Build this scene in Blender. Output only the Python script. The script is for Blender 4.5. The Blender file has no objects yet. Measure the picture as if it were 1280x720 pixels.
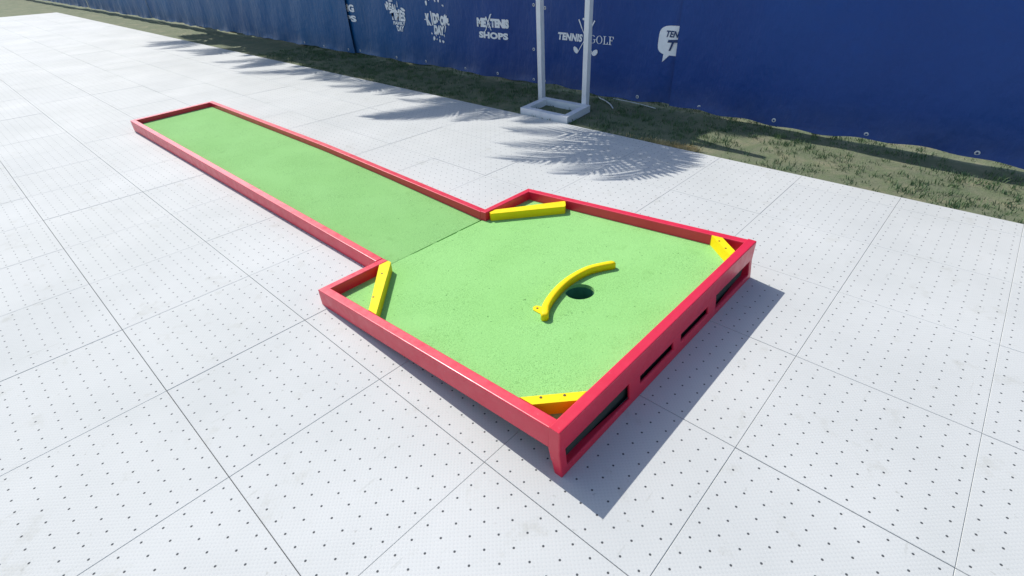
import bpy, bmesh, math, random
from mathutils import Vector, Matrix
random.seed(7)
U = 0.065                      # one deck-hole spacing in metres; coordinates below are in spacings
sc = bpy.context.scene
col = sc.collection

# ------------------------------------------------------------------ helpers
def link(name, bm, mat, parent=None, smooth=False):
    me = bpy.data.meshes.new(name)
    for v in bm.verts: v.co *= U
    if bm.faces: bmesh.ops.recalc_face_normals(bm, faces=bm.faces)
    bm.to_mesh(me); bm.free()
    if mat: me.materials.append(mat)
    if smooth:
        for p in me.polygons: p.use_smooth = True
    o = bpy.data.objects.new(name, me); col.objects.link(o)
    if parent:
        o.parent = parent
        base = Vector(parent_base(parent))
        for v in me.vertices: v.co -= base
    return o
def parent_base(p):
    b = Vector((0, 0, 0))
    while p: b += p.location; p = p.parent
    return b
def tag(o, label=None, cat=None, group=None, kind=None):
    for k, v in (('label', label), ('category', cat), ('group', group), ('kind', kind)):
        if v: o[k] = v
    return o
def empty(name, loc):
    o = bpy.data.objects.new(name, None); col.objects.link(o)
    o.empty_display_size = .1; o.location = Vector(loc) * U
    return o
def prism(bm, pts, z0, z1, f=None, bevel=0, keep=None):
    """vertical prism over plan polygon pts; f maps a Vector; long edges may be bevelled"""
    n = len(pts)
    a = [bm.verts.new((x, y, z0)) for x, y in pts]; b = [bm.verts.new((x, y, z1)) for x, y in pts]
    bm.faces.new(a[::-1]); bm.faces.new(b)
    fs = [bm.faces.new((a[i], a[(i+1) % n], b[(i+1) % n], b[i])) for i in range(n)]
    if bevel:
        es = []
        for i in range(n):
            if keep is None or i in keep:
                es.append(bm.edges.get((b[i], b[(i+1) % n])))
                es.append(bm.edges.get((a[i], a[(i+1) % n])))
        r = bmesh.ops.bevel(bm, geom=[e for e in es if e], offset=bevel, segments=3, profile=.5, affect='EDGES')
    if f:
        for v in bm.verts: v.co = f(v.co)
def box(bm, x0, x1, y0, y1, z0, z1):
    vs = [bm.verts.new((x, y, z)) for x in (x0, x1) for y in (y0, y1) for z in (z0, z1)]
    for q in ((0,1,3,2),(4,6,7,5),(0,4,5,1),(2,3,7,6),(0,2,6,4),(1,5,7,3)):
        bm.faces.new([vs[i] for i in q])
    return vs
def bevel_all(bm, w, seg=2):
    bmesh.ops.bevel(bm, geom=[e for e in bm.edges if len(e.link_faces) == 2 and e.calc_face_angle(0) > .5],
                    offset=w, segments=seg, profile=.5, affect='EDGES')

# ------------------------------------------------------------------ materials
class NT:
    def __init__(s, name):
        s.m = bpy.data.materials.new(name); s.m.use_nodes = True
        s.t = s.m.node_tree; s.b = s.t.nodes['Principled BSDF']
    def n(s, t, **k):
        o = s.t.nodes.new(t)
        for a, v in k.items(): setattr(o, a, v)
        return o
    def l(s, a, b): s.t.links.new(a, b)
    def math(s, op, a, b=None, c=None):
        o = s.n('ShaderNodeMath', operation=op)
        for i, v in enumerate((a, b, c)):
            if v is None: continue
            if isinstance(v, (int, float)): o.inputs[i].default_value = v
            else: s.l(v, o.inputs[i])
        return o.outputs[0]
    def pos(s): return s.n('ShaderNodeNewGeometry').outputs['Position']
    def noise(s, scale, detail=4, vec=None, rough=.55, out='Fac'):
        o = s.n('ShaderNodeTexNoise'); o.inputs['Scale'].default_value = scale
        o.inputs['Detail'].default_value = detail; o.inputs['Roughness'].default_value = rough
        s.l(vec if vec is not None else s.pos(), o.inputs['Vector']); return o.outputs[out]
    def ramp(s, fac, stops):
        o = s.n('ShaderNodeValToRGB'); e = o.color_ramp.elements
        while len(e) < len(stops): e.new(.5)
        for i, (p, c) in enumerate(stops): e[i].position = p; e[i].color = (*c, 1) if len(c) == 3 else c
        s.l(fac, o.inputs['Fac']); return o.outputs['Color']
    def mix(s, fac, a, b, mode='MIX'):
        o = s.n('ShaderNodeMix', data_type='RGBA', blend_type=mode)
        for i, v in ((0, fac), (6, a), (7, b)):
            if isinstance(v, (int, float)): o.inputs[i].default_value = v
            elif isinstance(v, tuple): o.inputs[i].default_value = (*v, 1)
            else: s.l(v, o.inputs[i])
        return o.outputs[2]
    def bump(s, h, strength=.3, dist=.002):
        o = s.n('ShaderNodeBump'); o.inputs['Strength'].default_value = strength
        o.inputs['Distance'].default_value = dist; s.l(h, o.inputs['Height'])
        s.l(o.outputs[0], s.b.inputs['Normal'])
    def base(s, c):
        if isinstance(c, tuple): s.b.inputs['Base Color'].default_value = (*c, 1)
        else: s.l(c, s.b.inputs['Base Color'])
    def rough(s, r):
        if isinstance(r, (int, float)): s.b.inputs['Roughness'].default_value = r
        else: s.l(r, s.b.inputs['Roughness'])

SX, SY, X0, Y0 = 10.08, 10.1, -.46, .52            # deck panel pitch and one panel corner
def mat_deck():
    m = NT('perforated_deck_plastic')
    p = m.n('ShaderNodeSeparateXYZ'); m.l(m.pos(), p.inputs[0])
    x = m.math('SUBTRACT', m.math('DIVIDE', p.outputs[0], U), X0); y = m.math('SUBTRACT', m.math('DIVIDE', p.outputs[1], U), Y0)
    hx = m.math('FRACT', m.math('MULTIPLY', x, 10 / SX)); hy = m.math('FRACT', m.math('MULTIPLY', y, 10 / SY))
    dx = m.math('SUBTRACT', hx, .5); dy = m.math('SUBTRACT', hy, .5)
    d = m.math('SQRT', m.math('ADD', m.math('MULTIPLY', dx, dx), m.math('MULTIPLY', dy, dy)))
    hole = m.n('ShaderNodeMapRange'); hole.interpolation_type = 'SMOOTHSTEP'
    hole.inputs['From Min'].default_value = .046; hole.inputs['From Max'].default_value = .074
    m.l(d, hole.inputs['Value'])                     # 0 in a hole, 1 on the surface
    hole = hole.outputs[0]
    # fine embossed perforation
    fx = m.math('SINE', m.math('MULTIPLY', m.math('ADD', x, y), 2 * math.pi / .27)); fy = m.math('SINE', m.math('MULTIPLY', m.math('SUBTRACT', x, y), 2 * math.pi / .27))
    fine = m.math('MULTIPLY', m.math('ADD', fx, fy), .25)
    pit = m.n('ShaderNodeMapRange'); pit.inputs['From Min'].default_value = .2; pit.inputs['From Max'].default_value = .45
    m.l(fine, pit.inputs['Value'])
    # per panel tint
    cx = m.math('FLOOR', m.math('DIVIDE', x, SX)); cy = m.math('FLOOR', m.math('DIVIDE', y, SY))
    cv = m.n('ShaderNodeCombineXYZ'); m.l(cx, cv.inputs[0]); m.l(cy, cv.inputs[1])
    wn = m.n('ShaderNodeTexWhiteNoise', noise_dimensions='2D'); m.l(cv.outputs[0], wn.inputs['Vector'])
    c = m.ramp(m.noise(1.1, 6), [(.3, (.565, .575, .553)), (.75, (.63, .636, .610))])
    c = m.mix(m.math('MULTIPLY', wn.outputs['Value'], .12), c, (.50, .52, .53))
    stain = m.ramp(m.noise(5.5, 8, rough=.7), [(.58, (1, 1, 1)), (.76, (.84, .83, .79))])
    c = m.mix(1, c, stain, 'MULTIPLY')
    scuff = m.ramp(m.noise(34, 3), [(.68, (1, 1, 1)), (.76, (.66, .65, .62))])
    sv = m.n('ShaderNodeMapping'); sv.inputs['Scale'].default_value = (9, 1.2, 1); sv.inputs['Rotation'].default_value = (0, 0, .9); m.l(m.pos(), sv.inputs[0])
    drag = m.ramp(m.noise(2.6, 5, sv.outputs[0], .6), [(.66, (1, 1, 1)), (.72, (.86, .86, .84)), (.78, (1, 1, 1))])
    c = m.mix(.8, c, drag, 'MULTIPLY')
    film = m.ramp(m.noise(.55, 5, rough=.6), [(.35, (.93, .935, .93)), (.65, (1, 1, 1))])
    c = m.mix(1, c, film, 'MULTIPLY')
    c = m.mix(.7, c, scuff, 'MULTIPLY')
    c = m.mix(m.math('MULTIPLY', pit.outputs[0], .16), c, (.30, .31, .32))
    c = m.mix(hole, (.075, .08, .085), c)
    m.base(c); m.rough(.75); m.b.inputs['Specular IOR Level'].default_value = .22
    h = m.math('ADD', m.math('MULTIPLY', hole, 1.0), m.math('MULTIPLY', fine, -.25))
    m.bump(h, .35, .003)
    return m.m
def mat_turf(name='green_putting_felt', k=1.0):
    m = NT(name)
    c = m.ramp(m.noise(2.0, 5), [(.3, (.272*k, .575*k, .175*k)), (.72, (.302*k, .615*k, .203*k))])
    sp = m.ramp(m.noise(190, 3, rough=.65), [(.36, (.45, .52, .40)), (.49, (1, 1, 1))])
    patch = m.ramp(m.noise(3.2, 4), [(.36, (.25, .25, .25)), (.6, (1, 1, 1))])
    c = m.mix(m.math('MULTIPLY', patch, .75), c, m.mix(1, c, sp, 'MULTIPLY'))
    wear = m.ramp(m.noise(12, 6, rough=.7), [(.58, (1, 1, 1)), (.75, (.84, .86, .80))])
    c = m.mix(1, c, wear, 'MULTIPLY')
    crumb = m.ramp(m.noise(62, 1), [(.735, (1, 1, 1)), (.76, (.28, .34, .24))])
    c = m.mix(.75, c, crumb, 'MULTIPLY')
    m.base(c); m.rough(.9); m.b.inputs['Specular IOR Level'].default_value = .2
    m.b.inputs['Sheen Weight'].default_value = .08
    h = m.math('ADD', m.noise(260, 3), m.math('MULTIPLY', m.noise(70, 3), 1.2))
    m.bump(h, .55, .004)
    return m.m
def mat_paint(name, c1, c2, rough=.3, coat=.3, wear=None, spec=.5):
    m = NT(name)
    c = m.ramp(m.noise(9, 5), [(.3, c1), (.7, c2)])
    if wear:
        k = m.ramp(m.noise(45, 6, rough=.75), [(.62, (0, 0, 0)), (.70, (1, 1, 1))])
        c = m.mix(m.math('MULTIPLY', k, .6), c, wear)
    m.base(c)
    m.rough(m.ramp(m.noise(22, 4), [(.3, (rough,)*3), (.7, (rough + .16,)*3)]))
    m.b.inputs['Specular IOR Level'].default_value = spec
    m.b.inputs['Coat Weight'].default_value = coat; m.b.inputs['Coat Roughness'].default_value = .25
    m.bump(m.noise(60, 4), .06, .002)
    return m.m
def mat_plain(name, c, rough=.6, noise_amt=.12, scale=20):
    m = NT(name)
    d = tuple(v * (1 - noise_amt) for v in c); e = tuple(min(1, v * (1 + noise_amt)) for v in c)
    m.base(m.ramp(m.noise(scale, 5), [(.3, d), (.7, e)])); m.rough(rough)
    m.bump(m.noise(scale * 4, 3), .1, .002)
    return m.m
def mat_banner():
    m = NT('navy_vinyl_mesh')
    sx = m.n('ShaderNodeSeparateXYZ'); m.l(m.pos(), sx.inputs[0])
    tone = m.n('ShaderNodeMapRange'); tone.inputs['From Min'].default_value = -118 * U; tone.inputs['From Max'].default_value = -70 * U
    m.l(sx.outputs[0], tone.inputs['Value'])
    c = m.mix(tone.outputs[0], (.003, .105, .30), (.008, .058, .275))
    n2 = m.ramp(m.noise(.9, 4), [(.35, (.85, .88, .9)), (.7, (1.1, 1.05, 1.0))])
    c = m.mix(1, c, n2, 'MULTIPLY')
    dust = m.n('ShaderNodeMapRange'); dust.inputs['From Min'].default_value = 5 * U; dust.inputs['From Max'].default_value = 0
    m.l(sx.outputs[2], dust.inputs['Value'])
    c = m.mix(m.math('MULTIPLY', dust.outputs[0], m.math('MULTIPLY', m.noise(8, 5), .35)), c, (.16, .17, .16))
    m.base(c); m.rough(.5); m.b.inputs['Specular IOR Level'].default_value = .35
    wv = m.n('ShaderNodeMapping'); wv.inputs['Scale'].default_value = (1.5, 1.5, .55); wv.inputs['Rotation'].default_value = (0, .45, 0); m.l(m.pos(), wv.inputs[0])
    m.bump(m.math('ADD', m.noise(2.2, 4, wv.outputs[0]), m.math('MULTIPLY', m.noise(9, 4), .2)), .55, .09)
    return m.m
def mat_ground():
    m = NT('dry_soil_with_grass')
    c = m.ramp(m.noise(2.4, 8, rough=.65), [(.3, (.12, .15, .085)), (.55, (.19, .20, .12)), (.78, (.36, .31, .19))])
    g = m.ramp(m.noise(9, 6, rough=.7), [(.42, (0, 0, 0)), (.6, (1, 1, 1))])
    c = m.mix(m.math('MULTIPLY', g, .5), c, (.12, .17, .07))
    m.base(c); m.rough(.95); m.bump(m.noise(40, 8, rough=.7), .8, .02)
    return m.m
def mat_leaf(name, a, b, scale=6, trans=.0):
    m = NT(name)
    m.base(m.ramp(m.noise(scale, 3), [(.3, a), (.7, b)])); m.rough(.6)
    return m.m
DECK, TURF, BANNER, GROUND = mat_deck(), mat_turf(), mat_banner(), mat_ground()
TURF_OLD = mat_turf('older_green_felt', .91)
RED = mat_paint('glossy_red_paint', (.67, .013, .046), (.73, .018, .060), .30, .2, (.78, .12, .18))
YELLOW = mat_paint('yellow_paint', (.90, .64, .003), (.94, .70, .006), .5, .0, (.50, .33, .03), .18)
WHITE = mat_paint('white_paint', (.74, .76, .78), (.82, .83, .84), .45, .1, (.5, .5, .48))
PRINT = mat_plain('white_print', (.90, .92, .95), .6, .03, 15)
NAVYPRINT = mat_plain('navy_print', (.012, .045, .15), .6, .1)
EYELET = mat_plain('brass_eyelet', (.62, .63, .62), .35, .1, 60)
SCREW = mat_plain('dark_screw', (.07, .045, .02), .5, .2, 90)
CUP = mat_plain('shaded_green_cup', (.05, .19, .125), .8, .2, 30)  # felt green darkened: the shade down the hole is in the colour
UNDER = mat_plain('joist_and_slot_shade', (.028, .042, .036), .9, .2, 12)  # joist colour, also the painted shade seen through the slots
SHADOWGAP = mat_plain('dark_underlay', (.05, .05, .05), .9, .2, 12)
CABLE = mat_plain('white_cable_sheath', (.62, .64, .64), .5, .06, 40)
GRASS = mat_leaf('short_grass', (.055, .12, .05), (.11, .18, .07), 3)
STRAW = mat_leaf('bright_soil_straw', (.48, .38, .17), (.62, .52, .28), 5)  # pale tone carries the brightness of the sunlit soil edge
PALM = mat_leaf('palm_leaf', (.03, .07, .02), (.06, .11, .03))
BARK = mat_plain('palm_bark', (.20, .16, .12), .9, .3, 12)

# ------------------------------------------------------------------ ground, deck
bm = bmesh.new(); G = 9000
bm.faces.new([bm.verts.new(v) for v in ((-G, -G, -.75), (G, -G, -.75), (G, G, -.75), (-G, G, -.75))])
tag(link('ground', bm, GROUND), kind='structure')
# planted strip between deck and banner, a slightly uneven soil sheet
bm = bmesh.new(); nx, ny = 260, 14; xs0, xs1, ys0, ys1 = -420, 150, 53.3, 110
grid = []
for i in range(nx + 1):
    row = []
    for j in range(ny + 1):
        x = xs0 + (xs1 - xs0) * i / nx; y = ys0 + (ys1 - ys0) * j / ny
        z = -.22 + .10 * math.sin(x * .37 + y * .5) * math.sin(y * .61 + x * .11) + random.uniform(-.05, .05)
        row.append(bm.verts.new((x, y, z)))
    grid.append(row)
for i in range(nx):
    for j in range(ny): bm.faces.new((grid[i][j], grid[i+1][j], grid[i+1][j+1], grid[i][j+1]))
tag(link('soil', bm, GROUND, smooth=True), kind='structure')
bm = bmesh.new()
DX0, DX1, DY0, DY1 = X0 - 40 * SX, X0 + 12 * SX, Y0 - 6 * SY, 54.2
bm.faces.new([bm.verts.new(v) for v in ((DX0, DY0, -.3), (DX1, DY0, -.3), (DX1, DY1 - .1, -.3), (DX0, DY1 - .1, -.3))])
tag(link('deck_underlay', bm, SHADOWGAP), kind='structure')
bm = bmesh.new(); g = .016
for i in range(-40, 12):
    for j in range(-6, 6):
        x0, x1, y0, y1 = X0 + i * SX + g * .55, X0 + (i + 1) * SX - g * .55, Y0 + j * SY + g, min(Y0 + (j + 1) * SY - g, DY1)
        if y1 - y0 < .5: continue
        dz = random.uniform(-.012, .012)
        c = .022
        lo = [bm.verts.new((x, y, -.29)) for x, y in ((x0, y0), (x1, y0), (x1, y1), (x0, y1))]
        mi = [bm.verts.new((x, y, -c + dz)) for x, y in ((x0, y0), (x1, y0), (x1, y1), (x0, y1))]
        hi = [bm.verts.new((x, y, dz)) for x, y in ((x0 + c, y0 + c), (x1 - c, y0 + c), (x1 - c, y1 - c), (x0 + c, y1 - c))]
        bm.faces.new(hi)
        for k in range(4):
            bm.faces.new((lo[k], lo[(k+1) % 4], mi[(k+1) % 4], mi[k])); bm.faces.new((mi[k], mi[(k+1) % 4], hi[(k+1) % 4], hi[k]))
tag(link('deck', bm, DECK), kind='structure')

# ------------------------------------------------------------------ minigolf head (raised end piece)
SL = .078
HX0, HX1, HY0, HY1, T = -21.5, 3.2, 2.57, 28.5, .74
def tilt(v): return Vector((v.x, v.y, v.z + 3.4 + SL * (v.x - 3.2)))
TZ = -.95                                   # turf below rail top
head = empty('minigolf_hole_end', (-9, 15.5, 0))
tag(head, 'wide raised square end of the red-railed minigolf hole, with the cup and yellow bumpers', 'minigolf platform')
def railp(pts, keep, z1=0, parent=head, f=tilt, z0=-1.6):
    bm = bmesh.new(); prism(bm, pts, z0, z1, f, .07, keep)
    return link('rail', bm, RED, parent, False)
i0, i1, j0, j1 = HX0 + T, HX1 - T, HY0 + T, HY1 - T
LY0, LY1 = 8.2, 21.75                       # lane outer edges
railp([(HX0, HY0), (i1, HY0), (i1, j0), (i0, j0)], (0, 2))                              # front
railp([(i0, j1), (i1, j1), (i1, HY1), (HX0, HY1)], (0, 2))                              # back
railp([(HX0, HY0), (i0, j0), (i0, LY0 + T), (HX0, LY0 + T)], (1, 2, 3))                 # near step
railp([(HX0, LY1 - T), (i0, LY1 - T), (i0, j1), (HX0, HY1)], (0, 1, 3))                 # far step
# right panel with slots: one solid plate
ys = [HY0, 3.15, 9.45, 10.75, 15.0, 16.1, 20.3, 21.65, 27.9, HY1]
zs = [0.0, .50, .84, 1.43, 1.70, 3.4]
def is_open(a, b):
    if a in (1, 7): return b in (1, 2, 3)
    if a in (3, 5): return b == 2
    return False
bm = bmesh.new(); V = {}
def pv(s, a, b):
    if (s, a, b) not in V:
        x = HX1 if s else (i1 if b > 4 else (i1 + .16 * (4 - b) / 4 if a in (0, 1, 8, 9) else HX1 - .2))
        V[(s, a, b)] = bm.verts.new((x + .26 * max(0, (1.8 - zs[b]) / 1.8), ys[a], zs[b]))
    return V[(s, a, b)]
for a in range(9):
    for b in range(5):
        if is_open(a, b): continue
        for s in (0, 1): bm.faces.new([pv(s, a, b), pv(s, a+1, b), pv(s, a+1, b+1), pv(s, a, b+1)])
        for (da, db, e) in ((-1,0,((0,0),(0,1))), (1,0,((1,0),(1,1))), (0,-1,((0,0),(1,0))), (0,1,((0,1),(1,1)))):
            aa, bb = a + da, b + db
            if not (0 <= aa < 9 and 0 <= bb < 5) or is_open(aa, bb):
                (u0, w0), (u1, w1) = e
                bm.faces.new([pv(0, a+u0, b+w0), pv(0, a+u1, b+w1), pv(1, a+u1, b+w1), pv(1, a+u0, b+w0)])
bmesh.ops.recalc_face_normals(bm, faces=bm.faces)
es = [e for e in bm.edges if len(e.link_faces) == 2 and e.calc_face_angle(0) > .8
      and not (all(abs(v.co.x - i1) < .3 for v in e.verts) and all(v.co.y < 3 or v.co.y > 28 for v in e.verts))
      and not (abs(e.verts[0].co.z - e.verts[1].co.z) < .01 and abs(e.verts[0].co.y - e.verts[1].co.y) < .01)]
bmesh.ops.bevel(bm, geom=es, offset=.085, segments=3, profile=.5, affect='EDGES')
link('side_panel', bm, RED, head)
# felt board with a real hole
HC = (-4.85, 15.4); HR = 1.12
def turf_sheet(outer, hole=None, z=TZ, f=tilt, th=.3):
    bm = bmesh.new()
    N = 48
    if hole is None:
        prism(bm, outer, z - th, z, f); return bm
    hx, hy, hr = hole
    cx0, cx1, cy0, cy1 = hx - 3, hx + 3, hy - 3, hy + 3
    ox0, oy0 = outer[0]; ox1, oy1 = outer[2]
    for zz, flip in ((z, False), (z - th, True)):
        ring = [bm.verts.new((hx + hr * math.cos(2*math.pi*k/N), hy + hr * math.sin(2*math.pi*k/N), zz)) for k in range(N)]
        sq = []
        for k in range(N):
            c, s = math.cos(2*math.pi*k/N), math.sin(2*math.pi*k/N); q = 3 / max(abs(c), abs(s))
            sq.append(bm.verts.new((hx + c*q, hy + s*q, zz)))
        for k in range(N): bm.faces.new((ring[k], sq[k], sq[(k+1) % N], ring[(k+1) % N]))
        if not flip: top = ring
        else: bot = ring
        def vq(x0, x1, y0, y1): bm.faces.new([bm.verts.new(c) for c in ((x0,y0,zz),(x1,y0,zz),(x1,y1,zz),(x0,y1,zz))])
        vq(ox0, cx0, oy0, oy1); vq(cx1, ox1, oy0, oy1); vq(cx0, cx1, oy0, cy0); vq(cx0, cx1, cy1, oy1)
    for k in range(N): bm.faces.new((top[k], top[(k+1) % N], bot[(k+1) % N], bot[k]))
    for v in bm.verts: v.co = f(v.co)
    return bm
hx0 = HX0 + .012
o = link('felt', turf_sheet([(i0, j0), (i1, j0), (i1, j1), (i0, j1)], (HC[0], HC[1], HR)), TURF, head)
link('felt', turf_sheet([(hx0, LY0 + T), (i0, LY0 + T), (i0, LY1 - T), (hx0 + .22, LY1 - T), (hx0 + .17, 18.1), (hx0 + .05, 17.8), (hx0 + .19, 17.4), (hx0 + .15, 15.0), (hx0 + .01, 14.7), (hx0 + .12, 14.2), (hx0 + .10, 12.2), (hx0, 11.6)]), TURF, head)
bm = bmesh.new(); N = 40
for r0, r1, z0, z1 in ((HR, HR * .98, TZ - .02, TZ - 1.75), (HR * .98, 0.001, TZ - 1.75, TZ - 1.75)):
    a = [bm.verts.new((HC[0] + (r0 + .03) * math.cos(2*math.pi*k/N), HC[1] + (r0 + .03) * math.sin(2*math.pi*k/N), z0)) for k in range(N)]
    b = [bm.verts.new((HC[0] + (r1 + .03) * math.cos(2*math.pi*k/N), HC[1] + (r1 + .03) * math.sin(2*math.pi*k/N), z1)) for k in range(N)]
    for k in range(N): bm.faces.new((a[k], a[(k+1) % N], b[(k+1) % N], b[k]))
for v in bm.verts: v.co = tilt(v.co)
link('cup', bm, CUP, head, True)
# corner bumpers
def bumper(a, b, w=.66, za=-.02, cut=None, screws=True):
    """45-degree yellow bar from plan point a to b (centre line)"""
    a = Vector((*a, 0)); b = Vector((*b, 0)); d = (b - a).normalized(); n = Vector((-d.y, d.x, 0)) * w / 2
    pts = [a - n, b - n, b + n, a + n]
    if cut: pts = [Vector((*c, 0)) for c in cut]
    bm = bmesh.new(); prism(bm, [(q.x, q.y) for q in pts], TZ + .004, za, None)
    bevel_all(bm, .07, 3)
    for v in bm.verts: v.co = tilt(v.co)
    o = link('corner_bumper', bm, YELLOW, head)
    L = (b - a).length
    for t in ((.24, .76) if screws else ()):
        q = a + d * L * t
        bm = bmesh.new()
        bmesh.ops.create_cone(bm, cap_ends=True, segments=14, radius1=.085, radius2=.075, depth=.03)
        for v in bm.verts: v.co = tilt(v.co + Vector((q.x, q.y, za + .012)))
        s = link('screw', bm, SCREW, o)
    return o
e = .02
# far: from lane corner to back rail
bumper((-20.45, 21.75), (-15.1, 27.1), cut=[(-20.30, 21.33), (-14.98, 26.66), (-15.1, 26.95), (-15.75, j1 - e), (-15.95, j1 - e), (-20.74 + .02, 22.3), (-20.74, 21.55)], screws=False, za=-.13)
bumper((-20.45, 8.45), (-15.4, 3.4), cut=[(-20.74, 8.0), (i0 + 5.45, j0 + e), (i0 + 6.4, j0 + e), (-20.28, 8.9), (-20.72, 8.9)])
bumper((-.3 + .6, 3.6), (2.1, 5.4), cut=[(-.22, j0 + e), (.70, j0 + e), (i1 - e, 5.06), (i1 - e, 5.98)])
bumper((.3, 27.45), (2.1, 25.65), cut=[(-.22, j1 - e), (i1 - e, j1 - 2.65), (i1 - e, j1 - 1.73), (.70, j1 - e)])
# curved bumper: swept rounded section
ctrl = [(-4.55, 10.78), (-5.25, 11.75), (-5.75, 13.0), (-6.12, 14.6), (-6.22, 16.2), (-5.98, 17.9), (-5.4, 19.05), (-4.72, 20.0)]
def catmull(P, n=8):
    out = []
    Q = [2*Vector(P[0]) - Vector(P[1])] + [Vector(q) for q in P] + [2*Vector(P[-1]) - Vector(P[-2])]
    for i in range(1, len(Q) - 2):
        for k in range(n):
            t = k / n; a, b, c, d = Q[i-1], Q[i], Q[i+1], Q[i+2]
            out.append(.5 * ((2*b) + (c - a)*t + (2*a - 5*b + 4*c - d)*t*t + (3*b - a - 3*c + d)*t**3))
    out.append(Q[-2]); return out
def sweep(bm, path, section, scale=None):
    rings = []
    for i, q in enumerate(path):
        d = (path[min(i+1, len(path)-1)] - path[max(i-1, 0)]).normalized(); n = Vector((-d.y, d.x))
        s = scale(i) if scale else 1
        rings.append([bm.verts.new((q.x + n.x*u*s, q.y + n.y*u*s, TZ + .004 + w*(.5 + .5*s))) for u, w in section])
    m = len(section)
    for a, b in zip(rings, rings[1:]):
        for k in range(m): bm.faces.new((a[k], a[(k+1) % m], b[(k+1) % m], b[k]))
    bm.faces.new(rings[0]); bm.faces.new(rings[-1][::-1])
w, h, r = .29, .62, .17
sec = [(-w, 0), (w, 0)] + [(w - r + r*math.cos(t), h - r + r*math.sin(t)) for t in (0, .4, .8, 1.2, math.pi/2)] + \
      [(-w + r - r*math.sin(t), h - r + r*math.cos(t)) for t in (0, .4, .8, 1.2, math.pi/2)]
path = catmull([Vector(c).to_2d() for c in ctrl])
n_ = len(path)
bm = bmesh.new(); sweep(bm, path, sec, lambda i: .62 if i in (0, n_-1) else (.88 if i in (1, n_-2) else 1))
for v in bm.verts: v.co = tilt(v.co)
cb = link('curved_bumper', bm, YELLOW, head, True)
cb['label'] = 'curved yellow bumper bent around the hole'
bm = bmesh.new()
prism(bm, [(-5.15, 11.25), (-5.25, 11.85), (-6.0, 12.02), (-6.3, 11.9), (-6.36, 11.62), (-6.1, 11.36)], TZ + .006, TZ + .07)
bevel_all(bm, .025, 2)
for v in bm.verts: v.co = tilt(v.co)
br = link('bracket', bm, YELLOW, cb)
bm = bmesh.new(); bmesh.ops.create_cone(bm, cap_ends=True, segments=12, radius1=.1, radius2=.085, depth=.05)
for v in bm.verts: v.co = tilt(v.co + Vector((-5.98, 11.68, TZ + .07)))
link('screw', bm, SCREW, cb)
# joists under the felt
bm = bmesh.new()
for y in (21.0,):
    q = box(bm, i0 + .1, i1 - .05, y - .35, y + .35, TZ - .65, TZ - .31)
for v in bm.verts: v.co = tilt(v.co); v.co.z = max(v.co.z, .02 + .001 * v.index)
link('joist', bm, UNDER, head)
bm = bmesh.new(); box(bm, HX1 - .46, HX1 - .26, j0 + .3, j1 - .3, .03, 2.0); link('slot_shade_board', bm, UNDER, head)  # dark board added behind the slots to stand for the shade inside

# ------------------------------------------------------------------ minigolf lane
LX1, LX0 = HX0 - .035, -92.
lane = empty('minigolf_lane', (-56, 15, 0))
tag(lane, 'long narrow minigolf lane with red rails and darker green felt, joined to the raised end', 'minigolf platform')
def zfar(x): return 1.42 + .024 * (HX0 - x) if x > -52 else 1.42 + .024 * 30.5
def lift(v):
    t = (v.y - LY0) / (LY1 - LY0)
    near = 1.475 + .004 * (HX0 - v.x); top = near * (1 - t) + zfar(v.x) * t
    return Vector((v.x, v.y, .03 if v.z < -1.3 else top + v.z))
def lrail(x0, x1, y0, y1):
    bm = bmesh.new(); n = 24 if x1 - x0 > 5 else 1
    prism(bm, [(x0, y0), (x1, y0), (x1, y1), (x0, y1)], -1.4, 0)
    if n > 1: bmesh.ops.subdivide_edges(bm, edges=[e for e in bm.edges if abs(e.verts[0].co.x - e.verts[1].co.x) > 5], cuts=n)
    for v in bm.verts: v.co = lift(v.co)
    bmesh.ops.bevel(bm, geom=[e for e in bm.edges if len(e.link_faces) == 2 and e.calc_face_angle(0) > .8], offset=.06, segments=3, profile=.5, affect='EDGES')
    return link('rail', bm, RED, lane)
lrail(LX0, LX1, LY0, LY0 + T); lrail(LX0, LX1, LY1 - T, LY1)
lrail(LX0, LX0 + T, LY0 + T + .004, LY1 - T - .004)
bm = bmesh.new(); nx, ny = 24, 4; gr = []
for i in range(nx + 1):
    gr.append([bm.verts.new(lift(Vector((LX0 + T + (LX1 + .012 - LX0 - T) * i / nx, LY0 + T + (LY1 - LY0 - 2*T) * j / ny, -.93 + .22 * min(1, (nx - i) / 6))))) for j in range(ny + 1)])
for i in range(nx):
    for j in range(ny): bm.faces.new((gr[i][j], gr[i+1][j], gr[i+1][j+1], gr[i][j+1]))
ex = bmesh.ops.extrude_face_region(bm, geom=bm.faces[:])
for v in [g for g in ex['geom'] if isinstance(g, bmesh.types.BMVert)]: v.co.z -= .3
link('felt', bm, TURF_OLD, lane)

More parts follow.
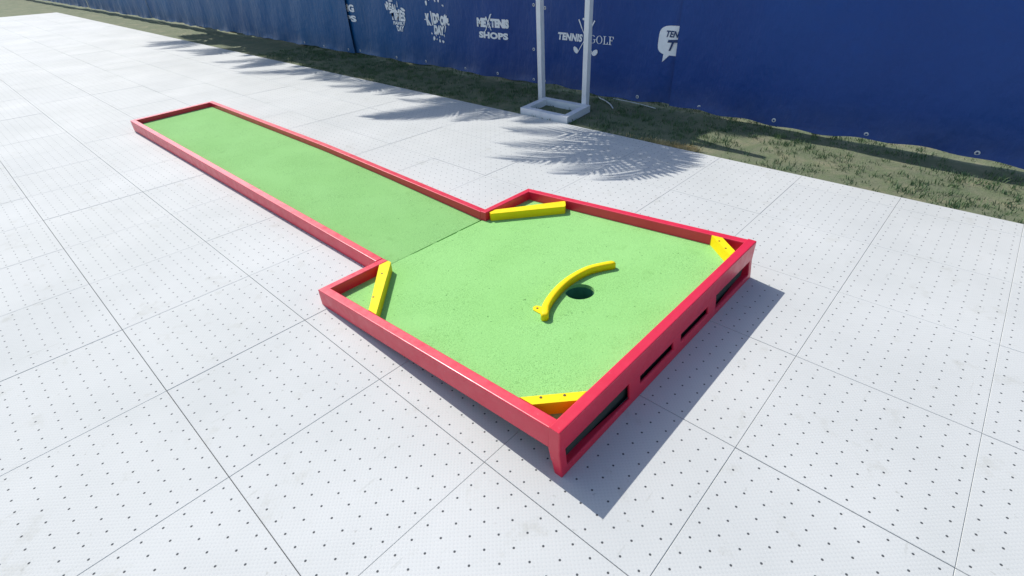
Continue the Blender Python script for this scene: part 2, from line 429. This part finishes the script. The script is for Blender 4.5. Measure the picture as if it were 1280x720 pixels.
# ------------------------------------------------------------------ banners along the fence line
FY = 72.0
def ripple(x, z):
    s = max(0, min(1, (16 - z) / 16))
    return (.30 * math.sin(x * .19 + z * .05) + .13 * math.sin(x * .47 - z * .22 + 1.3) + .16 * s * math.sin(x * .8 + .4) * math.exp(-z / 5)
            + .22 * math.exp(-((x + 56 - .34 * (14 - z)) / 1.6) ** 2) * (1 if z > 4 else .4))
HT = 32
def banner(x0, x1, label, off=0.0, logos=(), zb=None, slope=0):
    root = empty('banner', ((x0 + x1) / 2, FY + off, 0))
    tag(root, label, 'banner', 'navy banners along the fence')
    bm = bmesh.new(); nx = max(4, int((x1 - x0) / .8)); nz = 26; g = []
    for i in range(nx + 1):
        x = x0 + (x1 - x0) * i / nx
        zb_ = .38 + .16 * math.sin(x * .21) + .10 * math.sin(x * .83 + 1)
        row = []
        for k in range(nz + 1):
            t = (k / nz) ** 1.5; z = zb_ + (HT - zb_) * t
            curl = -.5 * math.exp(-(z - zb_) / .7) * (.5 + .5 * math.sin(x * .33 + 2))
            row.append(bm.verts.new((x + slope * z, FY + off + ripple(x, z) + curl, z)))
        g.append(row)
    for i in range(nx):
        for k in range(nz): bm.faces.new((g[i][k], g[i+1][k], g[i+1][k+1], g[i][k+1]))
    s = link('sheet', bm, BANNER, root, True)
    return root
def eyelet(root, x, z, off=0):
    bm = bmesh.new(); n = 14
    y = FY + off + ripple(x, z) - .05 - .5 * math.exp(-max(0, z - .4) / .7) * (.5 + .5 * math.sin(x * .33 + 2))
    a = [bm.verts.new((x + .30 * math.cos(2*math.pi*k/n), y, z + .30 * math.sin(2*math.pi*k/n))) for k in range(n)]
    b = [bm.verts.new((x + .14 * math.cos(2*math.pi*k/n), y - .05, z + .14 * math.sin(2*math.pi*k/n))) for k in range(n)]
    for k in range(n): bm.faces.new((a[k], a[(k+1) % n], b[(k+1) % n], b[k]))
    link('eyelet', bm, EYELET, root)

# flat artwork, drawn in (x, z) on the banner plane
def flat(name, polys, mat, parent, off=-.10):
    """polys: list of point lists (x, z); triangulated flat shapes with a little thickness of ink, following the sheet"""
    bm = bmesh.new()
    for P in polys:
        f = bm.faces.new([bm.verts.new((x, 0, z)) for x, z in P])
    bmesh.ops.triangulate(bm, faces=bm.faces[:])
    long_ = [e for e in bm.edges if e.calc_length() > 1.2]
    if long_: bmesh.ops.subdivide_edges(bm, edges=long_, cuts=2)
    bmesh.ops.triangulate(bm, faces=bm.faces[:])
    for v in bm.verts: v.co.y = FY + off + ripple(v.co.x, v.co.z)
    for f in bm.faces:
        f.normal_update()
    o = link(name, bm, mat, parent)
    return o
def text_mesh(body, x0, x1, z0, z1, bold=.03, shear=0, warp=None, spacing=1.0):
    cu = bpy.data.curves.new('txt', 'FONT'); cu.body = body; cu.size = 1; cu.offset = bold; cu.shear = shear
    cu.space_character = spacing; cu.resolution_u = 4
    ob = bpy.data.objects.new('txt', cu); col.objects.link(ob)
    dg = bpy.context.evaluated_depsgraph_get(); me = bpy.data.meshes.new_from_object(ob.evaluated_get(dg))
    bpy.data.objects.remove(ob); bpy.data.curves.remove(cu)
    xs = [v.co.x for v in me.vertices]; zs_ = [v.co.y for v in me.vertices]
    ax, bx, az, bz = min(xs), max(xs), min(zs_), max(zs_)
    for v in me.vertices:
        u = (v.co.x - ax) / (bx - ax); w_ = (v.co.y - az) / (bz - az)
        if warp: u, w_ = warp(u, w_)
        v.co = (x0 + (x1 - x0) * u, 0, z0 + (z1 - z0) * w_)
    return me
def lettering(name, items, mat, parent, off=-.10, polys=()):
    bm = bmesh.new()
    for i, me in enumerate(items):                     # each layer of ink a hair above the one below
        for v in me.vertices: v.co.y = -.012 * i
        bm.from_mesh(me); bpy.data.meshes.remove(me)
    for i, P in enumerate(polys):
        bm.faces.new([bm.verts.new((x, -.012 * (len(items) + i % 3), z)) for x, z in P])
    bmesh.ops.triangulate(bm, faces=bm.faces[:])
    for v in bm.verts: v.co.y += FY + off + ripple(v.co.x, v.co.z)
    return link(name, bm, mat, parent)
def ring(cx, cz, rx, rz, tx, tz, a0=0, a1=360, n=36):
    out = []
    for k in range(n):
        p, q = math.radians(a0 + (a1 - a0) * k / n), math.radians(a0 + (a1 - a0) * (k + 1) / n)
        out.append([(cx + rx*math.cos(p), cz + rz*math.sin(p)), (cx + rx*math.cos(q), cz + rz*math.sin(q)),
                    (cx + (rx-tx)*math.cos(q), cz + (rz-tz)*math.sin(q)), (cx + (rx-tx)*math.cos(p), cz + (rz-tz)*math.sin(p))])
    return out
def rect(x0, x1, z0, z1): return [(x0, z0), (x1, z0), (x1, z1), (x0, z1)]
def bar(a, b, w0, w1=None):
    w1 = w1 or w0; d = (Vector(b) - Vector(a)).normalized(); n = Vector((-d.y, d.x))
    A, B = Vector(a), Vector(b)
    return [tuple(A - n*w0/2), tuple(B - n*w1/2), tuple(B + n*w1/2), tuple(A + n*w0/2)]
def blob(cx, cz, rx, rz, rot=0, n=12, jag=0):
    out = []
    for k in range(n):
        a = 2*math.pi*k/n; s = 1 + random.uniform(-jag, jag)
        x, z = rx*s*math.cos(a), rz*s*math.sin(a)
        out.append((cx + x*math.cos(rot) - z*math.sin(rot), cz + x*math.sin(rot) + z*math.cos(rot)))
    return out

mid = banner(-114.3, -56.95, 'navy banner printed with MEXTENIS SHOPS, the KIDS DAY splash and the family day logo', slope=-.02)
rgt = banner(-57.6, -2.0, 'navy banner printed with TENNIS GOLF and crossed clubs behind the white posts', off=.12)
lft = banner(-172., -113.6, 'navy banner at the left ending in the letters NG and PS', off=.16)
cov = banner(-27.35, 30.1, 'plain navy banner overlapping the white speech bubble at the right', off=-.55)
cvl = banner(-181., -123.3, 'plain navy banner overlapping the NG lettering at the left', off=-.5)
nextx = -180.6
for k in range(11):
    banner(nextx - 58.2, nextx, 'plain navy banner in the far row beyond the lettered ones', off=(.15 if k % 2 else -.1)); nextx -= 57.6
banner(30.5, 87.7, 'plain navy banner farthest right along the fence, past the overlapping one', off=.1)
banner(88.1, 145.3, 'plain navy banner farthest right along the fence, past the overlapping one', off=.2)
for x in (-103.7, -92.8, -78.0, -68.1, -57.7): eyelet(mid, x, 1.0)
for z in (6.6, 14.3): eyelet(mid, -57.75 - .02*z, z)
for x, z in ((-55.2, 13.9), (-55.2, 1.0), (-45.0, 1.0), (-33.6, .95)): eyelet(rgt, x, z, .12)
for x in (-22, -10, 2, 14): eyelet(cov, x, 1.0, -.55)
eyelet(lft, -121.2, 1.0, .16)
for x in (-126, -138, -150): eyelet(cvl, x, 1.0, -.5)

# TENNIS x GOLF
o_ = .12 - .10
items = [text_mesh('TENNIS', -51.75, -45.95, 8.80, 10.10, .055, .18, None, 1.05)]
P = []
gz0, gz1, cz, hz = 8.84, 10.14, 9.49, .66
P += ring(-43.62, cz, .62, hz, .20, .07, 45, 318)                       # G
P += [rect(-43.28, -43.10, 8.96, 9.5), rect(-43.5, -42.92, 9.42, 9.5)]
P += ring(-42.18, cz, .64, hz, .20, .06)                                  # O
P += [rect(-41.2, -41.0, gz0, gz1), rect(-41.38, -40.82, gz1 - .07, gz1), rect(-41.38, -40.42, gz0, gz0 + .07), [(-40.42, gz0), (-40.42, gz0 + .42), (-40.5, gz0 + .42), (-40.62, gz0 + .07)]]   # L
P += [rect(-40.12, -39.92, gz0, gz1), rect(-40.3, -39.72, gz0, gz0 + .07), rect(-40.3, -39.34, gz1 - .07, gz1), [(-39.34, gz1), (-39.34, gz1 - .38), (-39.42, gz1 - .38), (-39.54, gz1 - .07)],
      rect(-39.92, -39.62, 9.48, 9.55), rect(-39.65, -39.58, 9.36, 9.68)]       # F
P += [bar((-46.98, 12.45), (-46.2, 11.05), .26, .20), bar((-46.2, 11.05), (-43.5, 7.15), .13),      # club to the right head
      bar((-43.42, 12.45), (-44.2, 11.05), .26, .20), bar((-44.2, 11.05), (-47.0, 7.0), .13)]
P += [[(-47.08, 6.82), (-46.72, 7.2), (-47.15, 7.78), (-47.75, 7.98), (-48.0, 7.82), (-48.02, 7.45), (-47.75, 7.05), (-47.4, 6.85)],
      [(-43.35, 6.78), (-43.74, 7.12), (-43.3, 7.65), (-42.7, 7.9), (-42.42, 7.76), (-42.38, 7.4), (-42.65, 7.0), (-43.0, 6.8)]]
P += [blob(-45.95, 12.55, .20, .20), blob(-44.1, 12.45, .18, .18)]
lettering('logo', items, PRINT, rgt, o_, P)
# speech bubble, partly under the next banner
bub = []
cx, cz_, rx, rz = -26.6, 10.25, 4.45, 2.2
for k in range(48):
    a = 2*math.pi*k/48; c, s = math.cos(a), math.sin(a)
    bub.append((cx + rx * math.copysign(abs(c)**.42, c), cz_ + rz * math.copysign(abs(s)**.5, s)))
B = lettering('speech_bubble', [], PRINT, rgt, o_, [bub, [(-29.8, 8.6), (-28.6, 8.4), (-28.75, 8.08), (-29.9, 6.95)]])
lettering('lettering', [text_mesh('TEN', -29.75, -27.45, 10.75, 11.7, .03, .25)], NAVYPRINT, B, o_ - .06,
          [[(-29.35, 9.95), (-29.25, 10.35), (-27.4, 10.5), (-27.5, 10.05)], [(-28.65, 8.75), (-28.95, 8.75), (-28.5, 10.2), (-28.1, 10.2)]])
# MEXTENIS SHOPS
def wv(u, w): return u, w
items = [text_mesh('ME', -73.35, -70.6, 9.80, 11.5, .075, 0, None, 1.0), text_mesh('TENIS', -69.35, -64.45, 9.84, 11.5, .075, 0, None, 1.0),
         text_mesh('SHOPS', -72.75, -64.75, 7.72, 8.98, .06, 0, None, 1.05)]
P = [bar((-70.75, 9.2), (-69.3, 12.1), .18, .34), bar((-70.65, 11.75), (-69.15, 9.3), .34, .16), bar((-69.3, 12.1), (-68.95, 12.35), .30, .08),
     bar((-70.75, 9.2), (-71.15, 8.95), .18, .08), bar((-69.9, 9.75), (-69.35, 10.6), .16), bar((-70.3, 10.3), (-69.5, 10.75), .14), bar((-69.6, 10.2), (-69.2, 9.8), .12)]
lettering('logo', items, PRINT, mid, -.10, P)
# KIDS DAY splash
items = [text_mesh('K', -90.9, -88.9, 9.0, 11.5, .085, -.25), text_mesh('I', -88.95, -88.3, 9.1, 12.0, .09, -.2),
         text_mesh('DS', -88.3, -85.6, 9.45, 11.7, .085, -.1), text_mesh("OF", -85.4, -82.9, 9.3, 11.3, .08, .05),
         text_mesh('DAY', -88.2, -84.0, 7.3, 9.25, .08, .1)]
lettering('lettering', items, PRINT, mid, -.10)
P = []
star = []
for k in range(18):
    a = 2*math.pi*k/18; r_ = (1.0 if k % 2 else .5); star.append((-83.1 + r_*math.cos(a), 10.55 + 1.15*r_*math.sin(a)))
P += [star]
for (x, z, a, b) in ((-89.9, 13.6, .38, .55), (-88.8, 14.3, .2, .2), (-86.7, 14.2, .28, .3), (-85.4, 14.4, .34, .55), (-83.9, 13.3, .34, .18), (-91.0, 10.2, .3, .14), (-82.2, 9.7, .3, .2),
                  (-89.1, 7.4, .2, .2), (-88.4, 6.4, .4, .5), (-87.3, 6.3, .15, .2), (-86.2, 6.05, .3, .35), (-84.9, 6.0, .42, .28), (-86.2, 6.8, .15, .2)):
    P.append(blob(x, z, a, b, random.uniform(-.4, .4), 10, .18))
for x0, z0, x1, z1 in ((-87.6, 7.5, -87.4, 6.9), (-84.4, 7.5, -84.2, 7.0), (-83.4, 9.3, -83.9, 8.0)): P.append(bar((x0, z0), (x1, z1), .4, .14))
for q in P: lettering('splash_mark', [], PRINT, mid, -.13, [q])
# family day logo
def arch(k): return lambda u, w: (u, w + k * (u - .5)**2 * -1.2)
items = [text_mesh('REAL', -104.9, -101.3, 11.55, 13.35, .05, .1, lambda u, w: (u, w * (1 - .2*u) + .1 - .25*u)),
         text_mesh('TIMES', -104.0, -98.3, 9.5, 11.75, .05, 0, lambda u, w: (u + .05 * (1 - w) * (.5 - u), w * (.8 + .35*math.sin(u*3)) - .10*u)),
         text_mesh('FAMILY', -103.2, -98.6, 8.5, 9.25, .05), text_mesh('DAY', -102.3, -99.2, 7.1, 8.38, .05, 0, lambda u, w: (.5 + (u - .5) * (.75 + .25*w), w))]
lettering('logo', items, PRINT, mid, -.10)
for q in (blob(-104.95, 12.3, .22, .8, .3), bar((-101.0, 12.3), (-100.9, 13.6), .26, .1), blob(-99.0, 11.9, .9, .3, -.3), blob(-103.2, 13.6, .8, .18)):
    lettering('splash_mark', [], PRINT, mid, -.13, [q])
# NG / PS at the left edge of the photo
lettering('lettering', [text_mesh('NG', -126.0, -120.05, 10.4, 12.2, .05), text_mesh('PS', -125.2, -119.9, 8.1, 9.6, .05)], PRINT, lft, .16 - .10)

# ------------------------------------------------------------------ white post frame
fr = empty('post_frame', (-42, 59, 0))
tag(fr, 'white frame of two tall posts on a rectangular base before the TENNIS GOLF print', 'frame stand')
zb, zt = -.22, .92
bx0, bx1, by0, by1 = -46.8, -36.0, 54.6, 62.6
def beam(name, x0, x1, y0, y1, z0, z1, skew=None):
    bm = bmesh.new(); box(bm, x0, x1, y0, y1, z0, z1); bevel_all(bm, .07, 2)
    if skew:
        for v in bm.verts: v.co = skew(v.co)
    return link(name, bm, WHITE, fr)
sk = lambda v: Vector((v.x - .15 * (v.y - 54.6), v.y, v.z))
bw = 1.15
beam('base_beam', bx0 + .8, -41.5, by0, by0 + bw, zb, zt, sk); beam('base_beam', -41.46, bx1, by0, by0 + bw, zb, zt - .03, sk)
beam('base_beam', bx0 + .8, bx0 + .8 + bw, by0 + bw + .02, by1 - bw - .02, zb, zt - .02, sk); beam('base_beam', bx1 - bw, bx1, by0 + bw + .02, by1 - bw - .02, zb, zt - .02, sk)
beam('base_beam', bx0 + .8, bx1, by1 - bw, by1, zb, zt, sk)
for x in (-48.75, -39.05):
    bm = bmesh.new(); box(bm, x, x + .9, by1 + .02, by1 + 1.0, zb, 33.0); bevel_all(bm, .06, 2)
    for v in bm.verts: v.co.x += -.030 * v.co.z if x < -40 else -.010 * v.co.z
    link('post', bm, WHITE, fr)
bm = bmesh.new(); box(bm, -48.8, -39.3, by1 + .03, by1 + .99, 31.6, 33.0); bevel_all(bm, .06, 2)
link('top_beam', bm, WHITE, fr)

# ------------------------------------------------------------------ cables on the soil
def cable(pts, label, r=.11):
    path = catmull([Vector(q) for q in pts], 6)
    bm = bmesh.new(); rings = []; m = 8
    for i, q in enumerate(path):
        d = (path[min(i+1, len(path)-1)] - path[max(i-1, 0)]).normalized(); n = d.cross(Vector((0, 0, 1))).normalized(); u = n.cross(d)
        rings.append([bm.verts.new(q + n*r*math.cos(2*math.pi*k/m) + u*r*math.sin(2*math.pi*k/m)) for k in range(m)])
    for a, b in zip(rings, rings[1:]):
        for k in range(m): bm.faces.new((a[k], a[(k+1) % m], b[(k+1) % m], b[k]))
    bm.faces.new(rings[0]); bm.faces.new(rings[-1])
    tag(link('cable', bm, CABLE, None, True), label, 'cable')
cable([(-41.2, 71.0, .02), (-40.2, 70.2, .05), (-38.6, 69.2, .12), (-36.6, 67.8, .1), (-35.0, 66.3, -.05)], 'short white cable curling out from behind the right white post')
cable([(-38.2, 71.3, .1), (-35.0, 71.0, .15), (-32.0, 70.7, .1), (-29.0, 70.2, .0)], 'thin pale cable lying straight along the foot of the banner, right of the posts', .07)

# ------------------------------------------------------------------ short grass of the strip
bm = bmesh.new()
def clump(x, y, n, hmax):
    for _ in range(n):
        px, py = x + random.gauss(0, .35), y + random.gauss(0, .35)
        if py < 54.35 and random.random() < .9: py = 54.4 + random.random() * .4
        a = random.uniform(0, 6.28); hh = random.uniform(.35, 1) * hmax; w_ = random.uniform(.03, .06)
        lx, ly = random.gauss(0, .35) * hh, random.gauss(0, .35) * hh
        c, s = math.cos(a) * w_, math.sin(a) * w_
        z0 = -.25
        p0, p1 = bm.verts.new((px - c, py - s, z0)), bm.verts.new((px + c, py + s, z0))
        p2, p3 = bm.verts.new((px + c*.7 + lx*.4, py + s*.7 + ly*.4, z0 + hh*.6)), bm.verts.new((px - c*.7 + lx*.4, py - s*.7 + ly*.4, z0 + hh*.6))
        p4 = bm.verts.new((px + lx, py + ly, z0 + hh))
        bm.faces.new((p0, p1, p2, p3)); bm.faces.new((p3, p2, p4))
for _ in range(3400):
    x = random.uniform(-150, 25); y = random.uniform(54.5, 75)
    dens = .5 + .5 * math.sin(x * .23 + 1.7 * math.sin(y * .3)) * math.sin(y * .45 + x * .07)
    if random.random() > .25 + .75 * dens: continue
    clump(x, y, random.randint(6, 16), random.uniform(.35, .9))
tag(link('grass', bm, GRASS), 'short thin grass on the soil strip along the foot of the banners', 'grass', kind='stuff')
bm = bmesh.new()                                     # straw blades added to brighten the sunlit soil at the deck edge
for _ in range(420):
    x = -14.5 - abs(random.gauss(0, 3.2)); clump(x, 54.6 + abs(random.gauss(0, .6)), random.randint(5, 9), .55)
for x, n in ((-20.6, 14), (-21.6, 10), (-19.6, 8), (-24.5, 6)): clump(x, 54.9, n, 1.1)
tag(link('sunlit_soil_straw', bm, STRAW), 'pale straw added to brighten the sunlit soil along the deck edge at the right', 'straw over sunlit soil', kind='stuff')

# ------------------------------------------------------------------ palms behind the banners; their crowns shade the strip and the deck edge
def frond_mesh(L, nleaf, seed, leafl):
    rnd = random.Random(seed); bm = bmesh.new(); m = 26; pts = []
    bend = rnd.uniform(.75, 1.15)
    for i in range(m + 1):
        t = i / m; a = .55 - bend * 1.25 * t
        pts.append((pts[-1] + Vector((math.cos(a), 0, math.sin(a))) * (L / m)) if pts else Vector((0, 0, 0)))
    r0 = .55
    for i in range(m):                                              # midrib
        a, b = pts[i], pts[i+1]; wa, wb = r0 * (1 - .9*i/m), r0 * (1 - .9*(i+1)/m)
        va = [bm.verts.new(a + Vector(c)*wa) for c in ((0, 1, 0), (0, 0, .7), (0, -1, 0))]; vb = [bm.verts.new(b + Vector(c)*wb) for c in ((0, 1, 0), (0, 0, .7), (0, -1, 0))]
        for k in range(3): bm.faces.new((va[k], va[(k+1) % 3], vb[(k+1) % 3], vb[k]))
    for i in range(nleaf):
        t = .16 + .84 * (i + rnd.uniform(-.2, .2)) / nleaf; t = min(.995, t)
        f = t * m; k = min(m - 1, int(f)); p = pts[k].lerp(pts[k+1], f - k); d = (pts[k+1] - pts[k]).normalized()
        ll = leafl * (.45 + .55 * math.sin(math.pi * min(1, .15 + t * .88))) * rnd.uniform(.9, 1.1)
        up = Vector((-d.z, 0, d.x))
        for s in (1, -1):
            ang = math.radians(62 - 34 * t)
            q = d * math.cos(ang) + Vector((0, s, 0)) * math.sin(ang) + up * .12
            prev = None
            for j in range(4):
                u = j / 3; w_ = (.34, .40, .26, .02)[j]
                c = p + q * ll * u - Vector((0, 0, 1)) * ll * .30 * u * u
                e1, e2 = bm.verts.new(c + d * w_), bm.verts.new(c - d * w_)
                if prev: bm.faces.new((prev[0], e1, e2, prev[1]))
                prev = (e1, e2)
    me = bpy.data.meshes.new('frond'); me['chord'] = [pts[-1].x * U, pts[-1].z * U]
    for v in bm.verts: v.co *= U
    bm.to_mesh(me); bm.free(); me.materials.append(PALM); return me
FR = [frond_mesh(L, n, q, ll) for L, n, q, ll in ((38, 58, 1, 11), (34, 52, 2, 10), (30, 46, 3, 9.5))]
OPEN = [frond_mesh(26, n, q, ll) for n, q, ll in ((20, 5, 7.8), (19, 6, 7.2), (22, 8, 8.2))]     # looser fronds
def palm(x, y, H, nf, seed, label, lean=(0, 0), size=1.0, angles=None):
    rnd = random.Random(seed)
    root = empty('palm_tree', (x, y, -.2)); tag(root, label, 'palm tree', 'palm trees behind the banners')
    bm = bmesh.new(); rings = []; m = 14
    for i in range(25):
        t = i / 24; r_ = 2.1 - .9*t + (.8 * (1 - t*8) if t < .12 else 0) + (.12 if i % 2 else 0)
        cx_, cy_ = x + lean[0]*t*t, y + lean[1]*t*t
        rings.append([bm.verts.new((cx_ + r_*math.cos(2*math.pi*k/m), cy_ + r_*math.sin(2*math.pi*k/m), -.2 + H*t)) for k in range(m)])
    for a, b in zip(rings, rings[1:]):
        for k in range(m): bm.faces.new((a[k], a[(k+1) % m], b[(k+1) % m], b[k]))
    bm.faces.new(rings[-1])
    link('trunk', bm, BARK, root, True)
    for k in range(nf):
        o = bpy.data.objects.new('frond', FR[k % 3]); col.objects.link(o); o.parent = root
        tier = k / nf
        az = k * 2.39996 + rnd.uniform(-.25, .25)
        o.location = Vector((lean[0], lean[1], H + 1.0 - 1.2*tier)) * U
        o.rotation_euler = (rnd.uniform(-.25, .25), math.radians(-52 + 88 * tier) + rnd.uniform(-.12, .12), az)
        s = size * rnd.uniform(.88, 1.08); o.scale = (s, s, s)
    return root
KX, KY = .977, .154                                     # shadow shift per unit of height
def aim(root, me, base, tip):
    """a frond whose stalk starts at base and whose tip reaches the point tip"""
    c0 = Vector((me['chord'][0], 0, me['chord'][1])); c = (tip - base) * U
    ds = c.length / c0.length
    el0 = math.atan2(c0.z, c0.x); el = math.atan2(c.z, math.hypot(c.x, c.y)); az = math.atan2(c.y, c.x)
    o = bpy.data.objects.new('frond', me); col.objects.link(o); o.parent = root
    o.location = base * U - root.location
    o.rotation_euler = (0, -(el - el0), az); o.scale = (ds, ds, ds)
LOW = 'low palm leaning over the banners, '
rn = random.Random(5)
SH = {0: [(-14.0, 44.5), (-17, 39.5), (-22, 38), (-31.5, 36.8), (-36, 41), (-40.5, 46.5), (-13.5, 49), (-27, 40)],
      1: [(-64.5, 37.5), (-62.5, 42), (-50.5, 45.5), (-70, 48), (-47, 49.5)],
      2: [(-84, 46), (-93, 46), (-88, 49), (-72, 51), (-77, 49), (-101, 49)]}
for k, (cx_, cy_, H, sd, lab) in enumerate((
        (-26.5, 58.5, 40, 21, 'nearest to the white posts'), (-58.5, 59.5, 41, 22, 'next beyond the one nearest the posts'), (-86, 59.5, 42, 23, 'over the lettering at the left'),
        (-113, 60, 41, 24, 'past the left end of the lettering'), (-140, 60, 43, 25, 'beyond the lane'), (-170, 61, 41, 26, 'second from the far end'), (-200, 60, 42, 27, 'at the far end'))):
    x, y = cx_ - KX * H, cy_ + KY * H
    root = palm(x, 76, H, 0, sd, LOW + lab, (0, y - 76), .66)
    base = Vector((x, y, H + .5))
    tips = SH.get(k) or [(cx_ + rn.uniform(-14, 14), cy_ - rn.uniform(9, 19)) for _ in range(6)]
    for q, (tx, ty) in enumerate(tips):
        zt = H - rn.uniform(1, 7)
        aim(root, FR[2] if k == 1 and q < 1 else OPEN[q % 3], base, Vector((tx - KX * zt, ty + KY * zt, zt)))
    for q in range(13):                                  # the fronds over the soil strip
        a = math.radians(-8 + 196 * q / 12); rr = rn.uniform(15, 20); zt = H - rn.uniform(-3, 8)
        tx, ty = cx_ + rr * math.cos(a), cy_ + .6 * rr * math.sin(a)
        if k == 0 and tx > -17: tx = -17
        aim(root, FR[q % 3], base, Vector((tx - KX * zt, ty + KY * zt, zt)))
for k, (x, sd, lab) in enumerate(((-121, 11, 'nearest to the posts'), (-146, 12, 'second from the posts'), (-172, 13, 'in the middle of its row'), (-205, 14, 'fourth from the posts'), (-238, 15, 'farthest along'))):
    palm(x, 82, 86, 30, sd, 'tall palm well behind the banners, ' + lab, (0, 0), .5)

# ------------------------------------------------------------------ light
S = Vector((-3.42, .54, 3.5)).normalized()
elev = math.asin(S.z); rot = math.atan2(S.x, S.y)
w = bpy.data.worlds.new('World'); sc.world = w; w.use_nodes = True
sky = w.node_tree.nodes.new('ShaderNodeTexSky'); sky.sky_type = 'NISHITA'; sky.sun_disc = False
sky.sun_elevation = elev; sky.sun_rotation = rot; sky.air_density = 1.0; sky.dust_density = 1.0; sky.ozone_density = 1.1
w.node_tree.links.new(sky.outputs[0], w.node_tree.nodes['Background'].inputs[0])
w.node_tree.nodes['Background'].inputs[1].default_value = .145
ld = bpy.data.lights.new('sun', 'SUN'); ld.energy = 4.0; ld.angle = math.radians(.4); ld.color = (1, .965, .91)
lo = bpy.data.objects.new('sun', ld); col.objects.link(lo)
lo.rotation_euler = S.to_track_quat('Z', 'Y').to_euler()

# ------------------------------------------------------------------ camera
def Rcw(yaw, pit, rol):
    f = Vector((math.sin(yaw)*math.cos(pit), math.cos(yaw)*math.cos(pit), -math.sin(pit)))
    r = Vector((math.cos(yaw), -math.sin(yaw), 0)); d = f.cross(r); c, s = math.cos(rol), math.sin(rol)
    return c*r + s*d, -s*r + c*d, f
r, d, f = Rcw(-.764934675, .597675718, .0400247404)
cd = bpy.data.cameras.new('camera'); co = bpy.data.objects.new('camera', cd); col.objects.link(co)
M = Matrix(((r.x, -d.x, -f.x), (r.y, -d.y, -f.y), (r.z, -d.z, -f.z))).to_4x4()
M.translation = Vector((13.4441636, -11.1682086, 24.0763182)) * U
co.matrix_world = M
cd.sensor_fit = 'HORIZONTAL'; cd.sensor_width = 36; cd.lens = 632.080319 / 1280 * 36
cd.clip_start = .02; cd.clip_end = 2000
sc.camera = co
vs_ = sc.view_settings; vs_.view_transform = 'Standard'; vs_.look = 'None'; vs_.gamma = 1; vs_.exposure = .17
sc.render.resolution_x = 1024; sc.render.resolution_y = 576
